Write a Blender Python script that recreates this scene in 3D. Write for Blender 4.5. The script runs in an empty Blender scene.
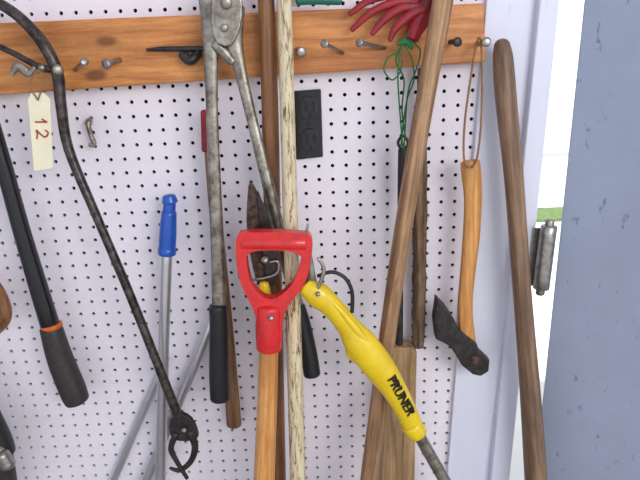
import bpy, bmesh, math, random
from mathutils import Vector, Matrix
random.seed(4)
sc=bpy.context.scene
sc.view_settings.view_transform='Standard'
F=600.0
CAM=Vector((0,-1.1,1.40))
PITCH=0.30; ROLL=-0.035
R=Matrix.Rotation(math.pi/2-PITCH,3,'X')@Matrix.Rotation(ROLL,3,'Z')
cd=bpy.data.cameras.new('camera'); cam=bpy.data.objects.new('camera',cd); sc.collection.objects.link(cam)
cam.matrix_world=Matrix.Translation(CAM)@R.to_4x4()
cd.sensor_width=36; cd.lens=36*F/640; cd.clip_start=0.02
sc.camera=cam
# point on a vertical plane d metres in front of the pegboard (photo measurements -> metres)
def W(px,py,d=0.0):
    r=R@Vector(((px-320)/F,(240-py)/F,-1))
    t=(-d-CAM.y)/r.y
    return CAM+r*t
def S(px,py,d=0.0):
    return (W(px+1,py,d)-W(px,py,d)).length
def py_at(px,d,z):
    a,b=240.,800.
    for _ in range(50):
        m=(a+b)/2
        if W(px,m,d).z>z: a=m
        else: b=m
    return a
def lin(c):
    c=c/255.0
    return c/12.92 if c<=0.04045 else ((c+0.055)/1.055)**2.4
def C(r,g,b,k=1.0): return (min(lin(r)*k,.95),min(lin(g)*k,.95),min(lin(b)*k,.95),1)

# ---------------- materials
def base(name):
    m=bpy.data.materials.new(name); m.use_nodes=True
    nt=m.node_tree; b=nt.nodes['Principled BSDF']; return m,nt,b
def tex(nt,scale=(1,1,1),kind='ShaderNodeTexNoise',s=5,detail=4,rough=.6):
    tc=nt.nodes.new('ShaderNodeTexCoord'); mp=nt.nodes.new('ShaderNodeMapping')
    mp.inputs['Scale'].default_value=scale
    nt.links.new(tc.outputs['Object'],mp.inputs['Vector'])
    n=nt.nodes.new(kind); n.inputs['Scale'].default_value=s
    if kind=='ShaderNodeTexNoise':
        n.inputs['Detail'].default_value=detail; n.inputs['Roughness'].default_value=rough
    nt.links.new(mp.outputs[0],n.inputs['Vector']); return n
def ramp(nt,src,stops):
    r=nt.nodes.new('ShaderNodeValToRGB'); nt.links.new(src,r.inputs['Fac'])
    e=r.color_ramp.elements
    e[0].position,e[0].color=stops[0]; e[1].position,e[1].color=stops[-1]
    for p,c in stops[1:-1]:
        x=e.new(p); x.color=c
    return r
def mixc(nt,a,b,f,mode='MIX'):
    m=nt.nodes.new('ShaderNodeMix'); m.data_type='RGBA'; m.blend_type=mode
    for v,i in ((a,6),(b,7)):
        if isinstance(v,tuple): m.inputs[i].default_value=v
        else: nt.links.new(v,m.inputs[i])
    if isinstance(f,float): m.inputs[0].default_value=f
    else: nt.links.new(f,m.inputs[0])
    return m.outputs[2]
def bump(nt,b,src,st=.3,dist=.002):
    n=nt.nodes.new('ShaderNodeBump'); n.inputs['Strength'].default_value=st; n.inputs['Distance'].default_value=dist
    nt.links.new(src,n.inputs['Height']); nt.links.new(n.outputs[0],b.inputs['Normal'])
def wood(name,c1,c2,c3=None,rough=.55,grain=1.0,blotch=.35,knots=False):
    m,nt,b=base(name)
    g=tex(nt,(110*grain,110*grain,4.5),s=1.0,detail=7,rough=.7); g.inputs['Distortion'].default_value=.4
    r=ramp(nt,g.outputs[0],[(.38,c1),(.5,tuple((x+y)/2 for x,y in zip(c1,c2))),(.62,c2)])
    bl=tex(nt,(16,16,5),s=1.0,detail=6,rough=.75)
    r2=ramp(nt,bl.outputs[0],[(.42,(0,0,0,1)),(.62,(1,1,1,1))])
    mm=nt.nodes.new('ShaderNodeMath'); mm.operation='MULTIPLY'; mm.inputs[1].default_value=blotch
    nt.links.new(r2.outputs[0],mm.inputs[0])
    out=mixc(nt,r.outputs[0],c3 or c1,mm.outputs[0])
    if knots:
        v=tex(nt,(14,14,6.5),'ShaderNodeTexVoronoi',1.0)
        rk=ramp(nt,v.outputs['Distance'],[(.09,(.8,.8,.8,1)),(.16,(0,0,0,1))])
        out=mixc(nt,out,C(104,58,28),rk.outputs[0])
    nt.links.new(out,b.inputs['Base Color']); b.inputs['Roughness'].default_value=rough
    bump(nt,b,g.outputs[0],.45,.0015); return m
def plain(name,c,rough=.5,metal=0,var=.15,c2=None,s=25,coat=0,lo=.35,hi=.65,bm_=.12):
    m,nt,b=base(name)
    n=tex(nt,(1,1,1),s=s,detail=7,rough=.7)
    c2=c2 or tuple([x*(1-var*2) for x in c[:3]]+[1])
    r=ramp(nt,n.outputs[0],[(lo,c2),(hi,c)])
    nt.links.new(r.outputs[0],b.inputs['Base Color'])
    b.inputs['Roughness'].default_value=rough; b.inputs['Metallic'].default_value=metal
    b.inputs['Coat Weight'].default_value=coat
    bump(nt,b,n.outputs[0],bm_,.001); return m

def scuffed(name,c,spot,rough,var,thr=.70):
    m,nt,b=base(name)
    n=tex(nt,s=4,detail=5); c2=tuple([x*(1-var*2) for x in c[:3]]+[1])
    r=ramp(nt,n.outputs[0],[(.3,c2),(.7,c)])
    k=tex(nt,(1,1,.45),s=38,detail=6,rough=.7)
    rk=ramp(nt,k.outputs[0],[(thr,(0,0,0,1)),(thr+.05,(.7,.7,.7,1))])
    nt.links.new(mixc(nt,r.outputs[0],spot,rk.outputs[0]),b.inputs['Base Color'])
    b.inputs['Roughness'].default_value=rough; return m
M_peg=plain('peg_paint',C(225,219,234,1.24),.45,var=.05,s=3,bm_=.03)
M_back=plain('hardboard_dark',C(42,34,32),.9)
M_panel=scuffed('painted_panel',C(210,212,226,1.22),C(150,150,160),.5,.04,.66)
M_door=scuffed('door_paint',C(160,170,192,1.12),C(104,106,120),.5,.10,.62)
M_rail=wood('pine_rail',C(168,100,46,1.2),C(214,146,82,1.22),C(134,80,38),.45,.5,.45,True)
M_brown=wood('brown_handle',C(108,68,38),C(164,114,70),C(74,48,30),.4,1,.45)
M_diag=wood('weathered_handle',C(128,92,62),C(190,150,110,1.1),C(98,70,48),.5,1,.5)
M_hoe=wood('hoe_wood',C(108,82,62),C(160,128,100),C(74,56,46),.5,1,.5)
M_tan=wood('honey_wood',C(182,118,58,1.1),C(222,164,98,1.15),C(140,86,44),.3,.8,.35)
M_hatch=wood('hatchet_wood',C(186,124,62,1.1),C(220,162,96,1.15),C(132,82,42),.4,.8,.4)
M_old=wood('old_stick',C(100,70,44),C(154,116,80),C(64,44,28),.6,1,.4)
M_bark=wood('rough_bark',C(54,42,32),C(146,116,88),C(34,26,20),.9,.9,.5)
M_board=wood('plank_wood',C(138,108,72),C(190,156,114,1.1),C(98,76,50),.6,.6,.4)
M_steel=plain('worn_steel',C(176,170,158),.36,.85,c2=C(112,104,92),s=45,lo=.38,hi=.6)
M_alu=plain('aluminium',C(210,210,214,1.1),.3,.85,var=.08,s=12)
M_dark=plain('dark_steel',C(92,84,80),.36,.6,c2=C(46,40,38),s=60,lo=.42,hi=.6)
M_rust=plain('rusty_iron',C(104,78,64),.65,.3,c2=C(44,35,31),s=80,lo=.42,hi=.6,bm_=.4)
M_iron=plain('black_iron',C(76,72,72),.42,.6,c2=C(50,45,44),s=50,lo=.38,hi=.65,bm_=.15)
M_zinc=plain('zinc',C(184,180,174),.35,.9,var=.25,s=90)
M_blk=plain('black_rubber',C(32,32,35),.42,var=.1)
M_blkg=plain('black_gloss',C(24,25,29),.2,var=.05)
M_grip=plain('grip_grey',C(58,52,50),.55,c2=C(42,37,36),s=90)
M_blue=plain('blue_plastic',C(28,84,180,1.1),.3,var=.08,coat=.3)
M_red=plain('red_plastic',C(222,36,38,1.1),.35,c2=C(200,30,34),s=40,coat=.4)
M_redd=plain('red_painted',C(176,28,44,1.0),.4,c2=C(112,18,28))
M_yel=plain('yellow_plastic',C(240,208,24,1.05),.3,c2=C(224,188,22),s=14,coat=.4)
M_or=plain('orange_ring',C(220,104,28),.4)
M_tag=plain('tag_card',C(236,228,196,1.15),.8,var=.05)
M_ink=plain('red_ink',C(190,70,60),.8)
M_green=plain('green_twine',C(36,130,70),.8)
M_str=plain('jute_string',C(160,122,84),.9)
M_conc=plain('concrete',C(222,220,216,1.2),.9,var=.05,s=4)
M_floor=plain('garage_concrete',C(150,146,140),.85,var=.12,s=5)
M_grass=plain('grass',C(120,142,90),.95,c2=C(78,104,60),s=30)
M_side=plain('white_siding',C(238,240,248,1.1),.7,var=.03)
M_teal=plain('teal_paint',C(30,120,100),.4)
M_white,nt,b=base('flaking_paint')
n=tex(nt,(90,90,14),s=1.6,detail=9,rough=.8); n.inputs['Distortion'].default_value=.8
r=ramp(nt,n.outputs[0],[(.385,C(92,62,40)),(.425,C(142,110,76)),(.465,C(206,190,154,1.1)),(.75,C(228,220,194,1.12))])
nt.links.new(r.outputs[0],b.inputs['Base Color']); b.inputs['Roughness'].default_value=.5; bump(nt,b,r.outputs[0],.5,.001)

# ---------------- mesh helpers
def mk(name,bm,mat,M,smooth=True):
    me=bpy.data.meshes.new(name); bmesh.ops.recalc_face_normals(bm,faces=bm.faces[:])
    bm.to_mesh(me); bm.free(); me.materials.append(mat)
    if smooth:
        for p in me.polygons: p.use_smooth=True
    o=bpy.data.objects.new(name,me); o.matrix_world=M; sc.collection.objects.link(o); return o
def frame(origin,z):
    z=z.normalized(); y=Vector((0,1,0))
    if abs(z.dot(y))>.9: y=Vector((1,0,0))
    y=(y-z*y.dot(z)).normalized(); x=y.cross(z)
    M=Matrix((x,y,z)).transposed().to_4x4(); M.translation=origin; return M
def catmull(P,k):
    if len(P)<3: 
        return [tuple(a+(b-a)*i/k for a,b in zip(P[0],P[1])) for i in range(k+1)]
    out=[]
    Q=[P[0]]+P+[P[-1]]
    for i in range(1,len(Q)-2):
        for j in range(k):
            t=j/k
            out.append(tuple(.5*((2*b)+(c-a)*t+(2*a-5*b+4*c-d)*t*t+(-a+3*b-3*c+d)*t**3) for a,b,c,d in zip(Q[i-1],Q[i],Q[i+1],Q[i+2])))
    out.append(tuple(P[-1])); return out
def sweep3(name,pts,mat,n=20,k=6,flat=1.0,cap=.6,wob=0):
    """pts: (x,y,z,r) world metres"""
    P=catmull([tuple(p) for p in pts],k)
    V=[Vector(p[:3]) for p in P]; Rr=[max(p[3],1e-4) for p in P]
    M=frame(V[0],V[-1]-V[0] if (V[-1]-V[0]).length>1e-3 else Vector((0,0,1)))
    if wob:
        Rr=[r*(1+wob*(random.random()-.5)) for r in Rr]
    rings=[]
    def T(i):
        a=V[max(i-1,0)]; b=V[min(i+1,len(V)-1)]; return (b-a).normalized()
    N=None; seq=[]
    for i in range(len(V)):
        t=T(i)
        if N is None:
            y=Vector((0,1,0))
            if abs(t.y)>.9: y=Vector((0,0,1))
            N=(y-t*y.dot(t)).normalized()
        else: N=(N-t*N.dot(t)).normalized()
        seq.append((V[i],Rr[i],t,N.copy()))
    if cap>0:
        s0=seq[0]; s1=seq[-1]
        pre=[(s0[0]-s0[2]*s0[1]*cap*math.sin(a),s0[1]*math.cos(a),s0[2],s0[3]) for a in (1.45,1.1,.75,.35)]
        post=[(s1[0]+s1[2]*s1[1]*cap*math.sin(a),s1[1]*math.cos(a),s1[2],s1[3]) for a in (.35,.75,1.1,1.45)]
        seq=pre+seq+post
    Mi=M.inverted(); bm=bmesh.new(); prev=None
    for (c,r,t,N) in seq:
        B=t.cross(N); ring=[]
        for j in range(n):
            a=2*math.pi*j/n
            rr=r*(1+(wob*.8*(random.random()-.5) if wob else 0))
            ring.append(bm.verts.new(Mi@(c+B*(math.cos(a)*rr)+N*(math.sin(a)*rr*flat))))
        if prev:
            for j in range(n):
                bm.faces.new((prev[j],prev[(j+1)%n],ring[(j+1)%n],ring[j]))
        else: bm.faces.new(ring)
        prev=ring
    bm.faces.new(prev)
    o=mk(name,bm,mat,M)
    return o
def rod(name,pts,mat,floor=False,**kw):
    """pts: (px,py,d,width_px)"""
    L=[]
    for px,py,d,w in pts:
        v=W(px,py,d); L.append((v.x,v.y,v.z,w*.5*S(px,py,d)))
    if floor:
        a=Vector(L[-2][:3]); b=Vector(L[-1][:3]); t=(b-a)/(b.z-a.z)
        e=b+t*(.004-b.z); r=L[-1][3]
        if b.z<.05: L.pop()
        L.append((e.x,e.y,e.z,r))
    return sweep3(name,L,mat,**kw)
def chaikin(P,it=2):
    for _ in range(it):
        Q=[]
        for i in range(len(P)):
            a=P[i]; b=P[(i+1)%len(P)]
            Q.append((a[0]*.75+b[0]*.25,a[1]*.75+b[1]*.25)); Q.append((a[0]*.25+b[0]*.75,a[1]*.25+b[1]*.75))
        P=Q
    return P
def plate(name,pts,d,th,mat,bev=.001,holes=(),round_=0,grain=None,seg=3):
    if round_: pts=chaikin(pts,round_); holes=[chaikin(h,round_) for h in holes]
    ws=[W(p[0],p[1],d) for p in pts]
    c=sum(ws,Vector())/len(ws)
    M=frame(c,grain or Vector((0,0,1))); Mi=M.inverted()
    bm=bmesh.new(); es=[]
    for loop in [ws]+[[W(p[0],p[1],d) for p in h] for h in holes]:
        vs=[bm.verts.new(Mi@v) for v in loop]
        es+=[bm.edges.new((vs[i],vs[(i+1)%len(vs)])) for i in range(len(vs))]
    if holes: bmesh.ops.triangle_fill(bm,edges=es,use_beauty=True)
    else: bm.faces.new(bm.verts[:])
    ex=bmesh.ops.extrude_face_region(bm,geom=bm.faces[:])
    off=Mi.to_3x3()@Vector((0,th,0))
    bmesh.ops.translate(bm,verts=[g for g in ex['geom'] if isinstance(g,bmesh.types.BMVert)],vec=off)
    o=mk(name,bm,mat,M,smooth=False)
    if bev:
        b=o.modifiers.new('bevel','BEVEL'); b.width=bev; b.segments=seg; b.limit_method='ANGLE'; b.angle_limit=math.radians(50)
    return o
def box(name,lo,hi,mat,bev=0):
    bm=bmesh.new(); bmesh.ops.create_cube(bm,size=1)
    lo=Vector(lo);hi=Vector(hi);s=hi-lo
    for v in bm.verts: v.co=Vector((v.co.x*s.x,v.co.y*s.y,v.co.z*s.z))
    o=mk(name,bm,mat,Matrix.Translation((lo+hi)/2),False)
    if bev:
        b=o.modifiers.new('bevel','BEVEL'); b.width=bev; b.segments=3
    return o
def group(name,parts):
    e=bpy.data.objects.new(name,None); e.empty_display_size=.05
    e.location=parts[0].matrix_world.translation; sc.collection.objects.link(e)
    inv=Matrix.Translation(e.location).inverted()
    for p in parts:
        p.parent=e; p.matrix_parent_inverse=inv
    return e
def bolt(px,py,d0,length,px2=None,py2=None,w=8,mat=M_zinc,name='nail',head=True):
    a=W(px,py,d0); r=w*.5*S(px,py,d0)
    b=W(px2 if px2 else px,py2 if py2 else py,d0+length)
    parts=[sweep3('shank',[(*a,r*.62),(*b,r*.62)],mat,n=12,k=2,cap=.2)]
    if head:
        t=(b-a).normalized(); c=b+t*.003
        parts.append(sweep3('head',[(*b,r*1.15),(*c,r*1.15)],mat,n=12,k=2,cap=.3))
    return group(name,parts)

# ---------------- shell
P=.0254; rh=.0036; th=.005
bm=bmesh.new()
x0=-.95; z0=.25; nx=int((min(W(530,0,0).x,W(500,480,0).x)-x0)/P); nz=66
dirs=[(1,0),(1,1),(0,1),(-1,1),(-1,0),(-1,-1),(0,-1),(1,-1)]
grid={}
def gv(i,j):
    k=(i,j)
    if k not in grid: grid[k]=bm.verts.new((x0+i*P/2,0,z0+j*P/2))
    return grid[k]
for i in range(nx):
    for j in range(nz):
        ci,cj=2*i+1,2*j+1; cx=x0+ci*P/2; cz=z0+cj*P/2
        outer=[gv(ci+a,cj+b_) for a,b_ in dirs]
        inn=[];bk=[]
        for q in range(8):
            an=q*math.pi/4
            inn.append(bm.verts.new((cx+rh*math.cos(an),0,cz+rh*math.sin(an))))
            bk.append(bm.verts.new((cx+rh*math.cos(an),th,cz+rh*math.sin(an))))
        for q in range(8):
            s=(q+1)%8
            bm.faces.new((outer[q],outer[s],inn[s],inn[q])); bm.faces.new((inn[q],inn[s],bk[s],bk[q]))
mk('wall_back_pegboard',bm,M_peg,Matrix.Identity(4),False)
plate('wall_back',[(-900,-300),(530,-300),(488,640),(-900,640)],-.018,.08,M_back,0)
def ed(x_at0,slope): return lambda y:x_at0+slope*y
eL=ed(487,-.083); eR=ed(560,-.105); eM=ed(543,-.102)
plate('wall_right_panel',[(eL(-250),-250),(eM(-250),-250),(eM(630),630),(eL(630),630)],.012,.06,M_panel,.001)
plate('trim_door_jamb',[(eM(-250)-3,-250),(eR(-250),-250),(eR(630),630),(eM(630)-3,630)],.030,.10,M_panel,.003)
box('floor',(-2.2,-4.5,-.06),(2.2,.06,0),M_floor)
box('ceiling',(-2.2,-3.0,2.6),(2.2,.15,2.68),M_panel)
box('wall_left',(-2.28,-3.0,0),(-2.2,.1,2.6),M_panel)
box('driveway',(-6,.07,-.16),(9,7.3,-.10),M_conc)
box('lawn',(-6,4.05,-.099),(9,4.45,-.07),M_grass)
parts=[]
for i in range(16):
    parts.append(box('lap_%d'%i,(-6,7.4-.012*(i%2),-.05+i*.2),(14,7.5,.16+i*.2),M_side,.01))
group('neighbour_building',parts)
# door swinging into the room
hT=W(584,0,.03); hB=W(534,480,.03)
u=(hT-hB)/(hT.z-hB.z)
def at_z(z): return hB+u*(z-hB.z)
ang=math.radians(38); dirv=Vector((math.cos(ang),-math.sin(ang),0)); nrm=Vector((math.sin(ang),math.cos(ang),0))
bm=bmesh.new()
a=at_z(.02); c=at_z(2.3)
vs=[]
for base_ in (a,c):
    for off in (Vector(),dirv*.95,dirv*.95+nrm*.03,nrm*.03):
        vs.append(bm.verts.new(base_+off-a))
for f in ((0,1,2,3),(4,5,6,7),(0,1,5,4),(1,2,6,5),(2,3,7,6),(3,0,4,7)): bm.faces.new([vs[i] for i in f])
dl=mk('door_leaf',bm,M_door,Matrix.Translation(a),False)
bv=dl.modifiers.new('b','BEVEL'); bv.width=.003; bv.segments=2
hg=[rod('barrel',[(549,226,.05,16),(541,288,.05,16)],M_zinc,cap=.15),
    rod('pin',[(550,221,.05,9),(540,293,.05,9)],M_steel,cap=.6),
    plate('leaf_plate',[(533,228),(549,228),(542,286),(527,286)],.033,.003,M_zinc,.0005)]
hg+= [dl]
group('door_1',hg)

# ---------------- rail
gd=(W(480,33,.038)-W(0,59,.038)).normalized()
rail=plate('trim_wood_rail',[(-200,31),(484,3),(486,62),(-200,108)],.038,.038,M_rail,.003,grain=gd)
# outlet
parts=[plate('cover',[(294,91),(321,89),(323,157),(296,160)],.006,.006,M_blkg,.002)]
for (cx,cy) in ((309,108),(310,140)):
    parts.append(plate('socket_%d'%cy,[(cx-9,cy-11),(cx+9,cy-11),(cx+9,cy+11),(cx-9,cy+11)],.010,.005,M_blk,.001,round_=1,
        holes=[[(cx-5,cy-6),(cx-2.5,cy-6),(cx-2.5,cy+3),(cx-5,cy+3)],[(cx+2.5,cy-6),(cx+5,cy-6),(cx+5,cy+3),(cx+2.5,cy+3)],[(cx-2,cy+5),(cx+2,cy+5),(cx+2,cy+9),(cx-2,cy+9)]]))
parts.append(rod('cover_screw',[(309,124,.006,4),(309,124,.008,4)],M_grip,k=2))
group('electrical_outlet',parts)

# nails on the rail
bolt(120,60,.036,.03,107,64,9)
bolt(297,50,.036,.03,301,52,9)
bolt(343,53,.036,.06,325,44,7)
bolt(385,48,.036,.06,360,43,7)
bolt(478,44,.036,.05,486,42,8)
bolt(450,42,.036,.03,457,42,8,M_iron)
bolt(75,70,.036,.04,84,62,7)
group('spring_clip',[rod('spike',[(147,50,.05,3),(165,49,.05,5),(205,49,.05,6)],M_iron),
  rod('coil',[(182,55,.055,8),(190,60,.06,11),(199,54,.055,8)],M_iron),
  rod('peg',[(190,52,.036,5),(190,54,.066,5)],M_iron)])
group('peg_hook',[rod('shank',[(90,119,-.004,4),(90,120,.012,4),(88,124,.018,5),(91,135,.018,5),(94,144,.018,5),(90,145,.03,4)],M_steel),
   rod('crook',[(89,121,.01,7),(88,124,.018,7)],M_steel)])

# ---------------- long-handled weed puller, left
p=[rod('bent_bar',[(-10,-2,.08,11),(18,16,.08,11),(42,42,.08,12),(57,72,.08,12),(61,105,.08,11),(69,150,.08,10),(96,215,.085,9),(128,290,.09,9),(156,360,.095,9),(178,416,.095,10)],M_dark),
   rod('side_arm',[(-10,42,.075,6),(15,54,.075,6),(40,67,.08,7),(56,70,.08,8)],M_dark),
   rod('pivot_bolt',[(56,70,.065,11),(58,70,.096,11)],M_steel,k=2,cap=.3),
   rod('wing_nut',[(12,74,.085,5),(18,66,.085,9),(28,73,.085,9),(34,68,.085,5)],M_steel,flat=.5),
   rod('rest_peg',[(40,67,.036,7),(42,68,.09,7)],M_steel),
   plate('jaw_plate',[(168,424),(176,412),(190,418),(196,428),(199,440),(184,442),(171,440)],.10,.012,M_iron,.002,round_=1),
   rod('claw_a',[(190,432,.095,8),(195,446,.095,7),(191,461,.095,6),(180,470,.095,5),(170,468,.095,3)],M_iron),
   rod('claw_b',[(176,434,.10,7),(171,448,.10,6),(176,460,.10,5),(187,478,.10,4)],M_iron),
   rod('jaw_pin',[(184,430,.08,6),(184,430,.106,6)],M_steel,k=2)]
group('weed_puller',p)
# tag
p=[plate('card',[(31,93),(44,93),(50,99),(53,168),(34,171),(28,100)],.094,.0006,M_tag,0,holes=[chaikin([(36,97),(40,97),(40,101),(36,101)],1)]),
   rod('string_loop',[(38,100,.096,1.5),(30,85,.096,1.5),(38,70,.096,1.5),(43,82,.096,1.5),(38,100,.096,1.5)],M_str,n=6,cap=0)]
def glyph(n_,x,y,uv,s=1.0):
    p.append(rod(n_,[(x+v*s+.08*u_*s,y+u_*s,.0952,1.6) for u_,v in uv],M_ink,n=6,k=3,cap=0,flat=.3))
glyph('ink_1',35,122,[(-3,7),(-1,10),(0,12),(0,6),(0,0)])
glyph('ink_2',36,130,[(0,9),(3,12),(7,9),(5,5),(0,0),(4,1),(9,0)])
group('price_tag',p)
# black handled loppers at left edge
p=[rod('tube',[(-60,-40,.05,15),(-5,135,.05,16),(22,232,.05,17),(51,328,.05,19)],M_blkg,k=3),
   rod('orange_collar',[(51,324,.05,20.5),(52,327.5,.05,21)],M_or,k=2,cap=.1),
   rod('grip',[(51,328,.05,22),(60,358,.05,25),(72,388,.05,26),(77,400,.05,24)],M_grip,k=5,cap=.35),
   rod('blade_pivot',[(-60,-42,.05,26),(-75,-90,.05,30),(-92,-130,.05,6)],M_dark,flat=.4)]
group('lopping_shears',p)
group('garden_trowel',[rod('handle',[(-20,270,.05,16),(-6,295,.05,22),(0,316,.05,22),(-6,330,.05,14)],M_brown),
    rod('ferrule',[(-20,270,.05,12),(-32,240,.05,9)],M_steel),
    plate('scoop',[(-36,243),(-26,239),(-24,210),(-34,175),(-48,210),(-44,237)],.055,.004,M_steel,.001,round_=1)])
p=[rod('body',[(-34,360,.06,22),(-20,410,.06,26),(-4,450,.06,28),(4,500,.06,28)],M_grip),
   rod('black_sleeve',[(-14,410,.075,22),(-1,440,.075,24),(4,452,.075,22)],M_blk),
   rod('chrome_socket',[(2,455,.10,15),(8,465,.10,15)],M_zinc),
   rod('chrome_neck',[(-2,446,.09,9),(3,458,.10,11)],M_zinc)]
group('socket_wrench',p)

# ---------------- blue ended pole + alu tubes
p=[rod('blue_tip',[(169,196,.05,13),(170,202,.05,16)],M_blue,cap=.3),
   rod('blue_neck',[(170,200,.05,12),(169,212,.05,13)],M_blue),
   rod('blue_sleeve',[(169,212,.05,15),(168,232,.05,17),(167,250,.05,17)],M_blue,cap=.2),
   rod('blue_collar',[(167,248,.05,18),(167,254,.05,18)],M_blue,k=2,cap=.15),
   rod('tube',[(167,253,.05,11),(163,370,.05,11),(158,600,.05,11)],M_alu,k=6,floor=True)]
group('extension_pole',p)
rod('aluminium_tube',[(212,322,.028,10),(180,400,.028,10),(146,482,.028,10),(98,600,.028,10)],M_alu,k=4,floor=True)
rod('aluminium_tube.001',[(166,358,.012,8),(112,484,.012,8),(62,600,.012,8)],M_alu,k=4,floor=True)

# ---------------- large bolt cutter
d=.09
p=[rod('left_handle',[(208,-4,d,20),(211,30,d,19),(211,60,d,15),(212,110,d,12),(215,190,d,13),(218,260,d,14),(219,310,d,14)],M_steel,flat=.6),
   rod('right_handle',[(238,8,d+.004,14),(234,40,d,18),(240,70,d,13),(252,120,d,11),(268,185,d,12),(284,250,d,13),(300,318,d,13)],M_steel,flat=.6),
   rod('left_grip',[(218,306,d,18),(219,330,d,19),(219,370,d,20),(220,398,d,20)],M_blk,cap=.3),
   rod('right_grip',[(298,306,d,14),(303,325,d,16),(309,355,d,17),(312,374,d,17)],M_blk,cap=.3),
   plate('upper_plate',[(212,-10),(240,-14),(243,12),(238,36),(229,48),(214,42),(210,20)],d+.02,.01,M_steel,.002,round_=1),
   rod('pivot_bolt',[(226,3,d+.005,12),(226,3,d+.028,12)],M_steel,k=2,cap=.3),
   rod('pivot_bolt_low',[(224,28,d+.005,8),(224,28,d+.026,8)],M_steel,k=2,cap=.3),
   rod('stop_lug',[(216,44,d+.006,12),(232,62,d+.006,9)],M_steel,flat=.6),
   plate('jaws',[(214,-8),(240,-12),(246,-40),(236,-75),(229,-60),(222,-78),(210,-45)],d+.012,.014,M_steel,.002,round_=1)]
group('bolt_cutter',p)
p=[rod('stick',[(207,118,.035,10),(214,200,.035,12),(226,320,.035,13),(234,424,.035,15)],M_old,flat=.7,k=5),
   rod('red_band',[(205,112,.035,9),(207,150,.035,11)],M_redd,flat=.75,cap=.5)]
group('wooden_tool_handle',p)

# ---------------- poles
rod('brown_wooden_pole',[(264,-70,.062,17),(266,0,.062,17),(271,150,.062,17),(277,480,.062,18),(279,560,.062,18)],M_brown,k=4,floor=True)
rod('painted_wooden_pole',[(280,-70,.083,15),(284,0,.088,15),(291,240,.120,15),(298,480,.15,16),(300,540,.157,16)],M_white,k=4,floor=True)

# ---------------- D handled spade
d=.165
outer=[(236,236),(242,232),(306,233),(313,238),(312,256),(306,284),(290,303),(283,316),(281,352),(258,352),(256,316),(250,303),(240,284),(235,256)]
inner=[(246,250),(302,251),(300,268),(291,288),(270,303),(252,288),(247,268)]
p=[plate('d_grip',outer,d+.011,.022,M_red,.007,holes=[inner],round_=2,seg=4),
   rod('grip_bar',[(243,242,d,17),(305,243,d,17)],M_red,k=4,cap=.3),
   rod('socket',[(269,306,d,26),(269,330,d,27),(269,348,d,25)],M_red,cap=.25),
   rod('rivet',[(271,318,d+.018,6),(271,318,d+.024,6)],M_zinc,k=2),
   rod('shaft',[(269,344,d,19),(267,410,d+.006,20),(264,482,d+.013,21),(262,560,d+.02,21)],M_tan,k=4),
   plate('blade',[(248,550),(274,550),(292,562),(290,610),(260,640),(228,610),(226,562)],d+.028,.006,M_iron,.001,round_=1)]
group('d_handle_spade',p)

# rusty shears
d=.118
p=[plate('blade_front',[(249,180),(256,188),(265,212),(272,240),(275,272),(275,288),(258,288),(251,262),(246,226),(247,200)],d,.004,M_rust,.001,round_=1),
   plate('blade_rear',[(256,186),(262,200),(272,225),(279,262),(278,282),(266,286),(262,240)],d+.007,.003,M_iron,.001,round_=1),
   rod('pivot',[(265,260,d-.004,8),(265,260,d+.014,8)],M_zinc,k=2),
   rod('spring_wire',[(240,266,d+.012,3),(240,278,d+.012,3),(252,280,d+.012,3),(276,274,d+.012,3),(278,262,d+.012,3),(270,262,d+.012,3)],M_zinc,n=8),
   rod('spring_wire_b',[(240,266,d+.012,3),(242,252,d+.012,3),(248,246,d+.012,3)],M_zinc,n=8),
   rod('yellow_tang',[(264,284,d+.008,10),(265,300,d+.008,14),(266,318,d,14),(268,345,d,13)],M_yel)]
group('grass_shears',p)

# ---------------- yellow pole pruner
d=.165
p=[rod('body',[(306,287,d,18),(318,295,d,26),(333,308,d,22),(348,326,d,23),(360,343,d,32),(378,366,d,32),(392,386,d,26),(404,407,d,22),(414,428,d,20)],M_yel,cap=.5,n=28,flat=.8),
   rod('top_ridge',[(322,292,d+.008,6),(340,310,d+.009,7),(360,334,d+.011,9),(374,350,d+.010,7),(384,362,d+.006,4)],M_yel),
   rod('trigger_guard',[(352,342,d,14),(352,352,d,13),(360,358,d,16)],M_yel),
   rod('collar',[(411,424,d,22),(418,434,d,20)],M_yel,k=3,cap=.2),
   rod('tube',[(415,428,d,12),(430,455,d,12),(450,490,d,12),(480,545,d,12)],M_steel,floor=True),
   rod('hook_jaw',[(316,296,d,8),(312,275,d,7),(309,255,d,6),(306,238,d,4),(308,224,d,2)],M_steel,flat=.4),
   rod('blade_jaw',[(306,292,d+.004,9),(304,270,d+.004,8),(306,250,d+.004,5)],M_iron,flat=.4),
   rod('spring',[(318,288,d+.01,4),(324,270,d+.01,4),(318,258,d+.01,3)],M_zinc),
   rod('cable',[(318,276,d,4),(332,272,d,4),(345,278,d,4),(352,292,d,4),(352,312,d,4)],M_blk,n=10),
   rod('pivot_screw',[(318,294,d+.008,5),(318,294,d+.020,5)],M_zinc,k=2)]
cu=bpy.data.curves.new('lettering','FONT'); cu.body='PRUNER'; cu.size=.0235; cu.extrude=.008; cu.align_x='CENTER'; cu.align_y='CENTER'; cu.offset=.0003
to=bpy.data.objects.new('tmp_text',cu); sc.collection.objects.link(to)
bpy.context.view_layer.update()
me=bpy.data.meshes.new_from_object(to.evaluated_get(bpy.context.evaluated_depsgraph_get()))
bpy.data.objects.remove(to)
me.materials.clear(); me.materials.append(M_blk)
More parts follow.
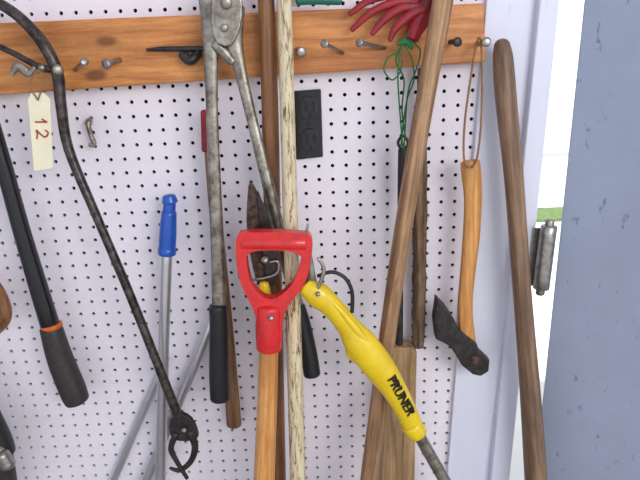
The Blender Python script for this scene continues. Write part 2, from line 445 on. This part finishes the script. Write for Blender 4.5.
# raised letters along the handle, following its taper
A=W(388,374,d+.0215); B=W(413,419,d+.0155)
X=(B-A).normalized(); Z=Vector((0,-1,0)); Z=(Z-X*Z.dot(X)).normalized(); Y=Z.cross(X)
Mt=Matrix((X,Y,Z)).transposed().to_4x4(); Mt.translation=(A+B)/2-Z*.0065+Y*.001
lo=bpy.data.objects.new('lettering',me); sc.collection.objects.link(lo); lo.matrix_world=Mt; p.append(lo)
group('pole_pruner',p)

# ---------------- right of centre
rod('long_wooden_handle',[(453,-60,.105,21),(443,0,.105,21),(426,95,.108,19),(403,230,.113,18),(385,355,.12,17),(369,480,.125,18),(363,530,.128,18)],M_diag,k=5,floor=True)
rod('rough_wooden_stick',[(423,69,.03,11),(421,150,.03,12),(420,220,.03,14),(419,300,.03,13),(418,346,.03,12)],M_bark,k=12,wob=.14,cap=.3)
p=[rod('sleeve',[(403,150,.04,10),(403,180,.04,11),(402,205,.04,9)],M_blk),
   rod('rod',[(402,195,.04,8),(400,270,.04,7),(399,352,.04,8)],M_iron),
   rod('eye',[(403,152,.04,3),(398,143,.04,3),(403,136,.04,3),(408,143,.04,3),(403,152,.04,3)],M_iron,n=8)]
group('sharpening_steel',p)
yb=py_at(400,.058,.004)
plate('wooden_plank',[(388,354),(394,348),(412,348),(417,353),(411,yb),(372,yb)],.058,.038,M_board,.003)

# hand rake
d=.062
p=[rod('socket',[(434,-30,d,22),(428,2,d,20),(418,22,d,18),(412,38,d,15)],M_redd)]
for i,pts in enumerate([[(420,4),(398,2),(372,12),(352,30)],[(420,8),(402,8),(384,20),(372,34)],[(424,10),(412,14),(396,28),(390,40)],[(418,0),(398,-6),(370,0),(350,14)],[(428,10),(424,24),(414,36),(408,42)]]):
    wd=[10,9,8,5]
    p.append(rod('tine_%d'%i,[(x,y,d+.006*(i%3),wd[j]) for j,(x,y) in enumerate(pts)],M_redd,flat=.55,n=14))
group('hand_rake',p)
p=[]
for i,pts in enumerate([[(410,30),(400,48),(396,62),(404,80),(402,110),(406,140)],[(404,44),(412,60),(414,80),(408,96),(404,118),(401,146)],[(398,52),(388,58),(384,70),(392,80),(400,72),(402,60)],[(408,40),(420,50),(416,70),(408,92),(405,130),(404,150)],[(402,44),(398,70),(399,100),(403,150)]]):
    p.append(rod('strand_%d'%i,[(x,y,.07+.003*i-(.03*max(0,(y-60))/90),1.6) for x,y in pts],M_green,n=6,cap=0))
p.append(rod('knot',[(398,44,.075,4),(406,42,.075,6),(412,48,.075,4)],M_green,n=10))
group('garden_twine',p)

# hatchet
d=.06
p=[rod('haft',[(470,162,d,19),(471,172,d,20),(473,200,d,18),(471,240,d,17),(467,280,d,15),(465,310,d,15),(468,340,d,15),(472,358,d,14)],M_hatch,flat=.7,n=24,k=6,cap=.25),
   plate('head',[(437,298),(446,307),(455,321),(460,331),(470,338),(477,344),(480,352),(490,361),(489,372),(481,377),(473,375),(462,366),(455,354),(450,347),(443,343),(436,340),(434,320)],d+.013,.026,M_iron,.004,seg=4),
   rod('wedge_eye',[(474,359,d+.004,9),(475,360,d+.015,9)],M_rust,k=2,cap=.2),
   rod('thong',[(470,168,d+.016,2.2),(464,158,d+.012,2.2),(465,120,d+.006,2.2),(472,70,d+.010,2.2),(477,42,d+.012,2.2),(481,42,d+.012,2.2),(482,80,d+.010,2.2),(481,125,d+.006,2.2),(477,158,d+.012,2.2),(472,168,d+.016,2.2)],M_str,n=8,cap=0)]
group('hatchet',p)

rod('hoe_handle',[(502,46,.05,16),(503,60,.05,20),(506,100,.055,21),(514,180,.06,19),(522,290,.07,18),(530,390,.08,20),(536,480,.09,22),(539,530,.095,22)],M_hoe,k=6,cap=.9,floor=True)
group('paint_scraper',[rod('handle',[(298,1,.06,8),(318,0,.06,9),(340,1,.06,8)],M_teal),plate('blade',[(278,-6),(298,-4),(298,6),(278,8)],.06,.002,M_steel,.0005)])

# ---------------- light
w=bpy.data.worlds.new('sky'); sc.world=w; w.use_nodes=True
bg=w.node_tree.nodes['Background']; bg.inputs[0].default_value=(.88,.93,1.0,1); bg.inputs[1].default_value=1.05
sl=bpy.data.lights.new('sun','SUN'); sl.energy=5; sl.angle=.02; so=bpy.data.objects.new('sun',sl); sc.collection.objects.link(so)
so.rotation_euler=Vector((-.12,.45,-1)).normalized().to_track_quat('-Z','Y').to_euler()
al=bpy.data.lights.new('garage_opening_light','AREA'); al.shape='RECTANGLE'; al.size=1.6; al.size_y=1.6; al.energy=60; al.color=(1,.98,.96)
ao=bpy.data.objects.new('garage_opening_light',al); sc.collection.objects.link(ao); ao.location=(1.5,-2.9,2.3)
ao.rotation_euler=(Vector((0,0,1.1))-ao.location).to_track_quat('-Z','Y').to_euler()
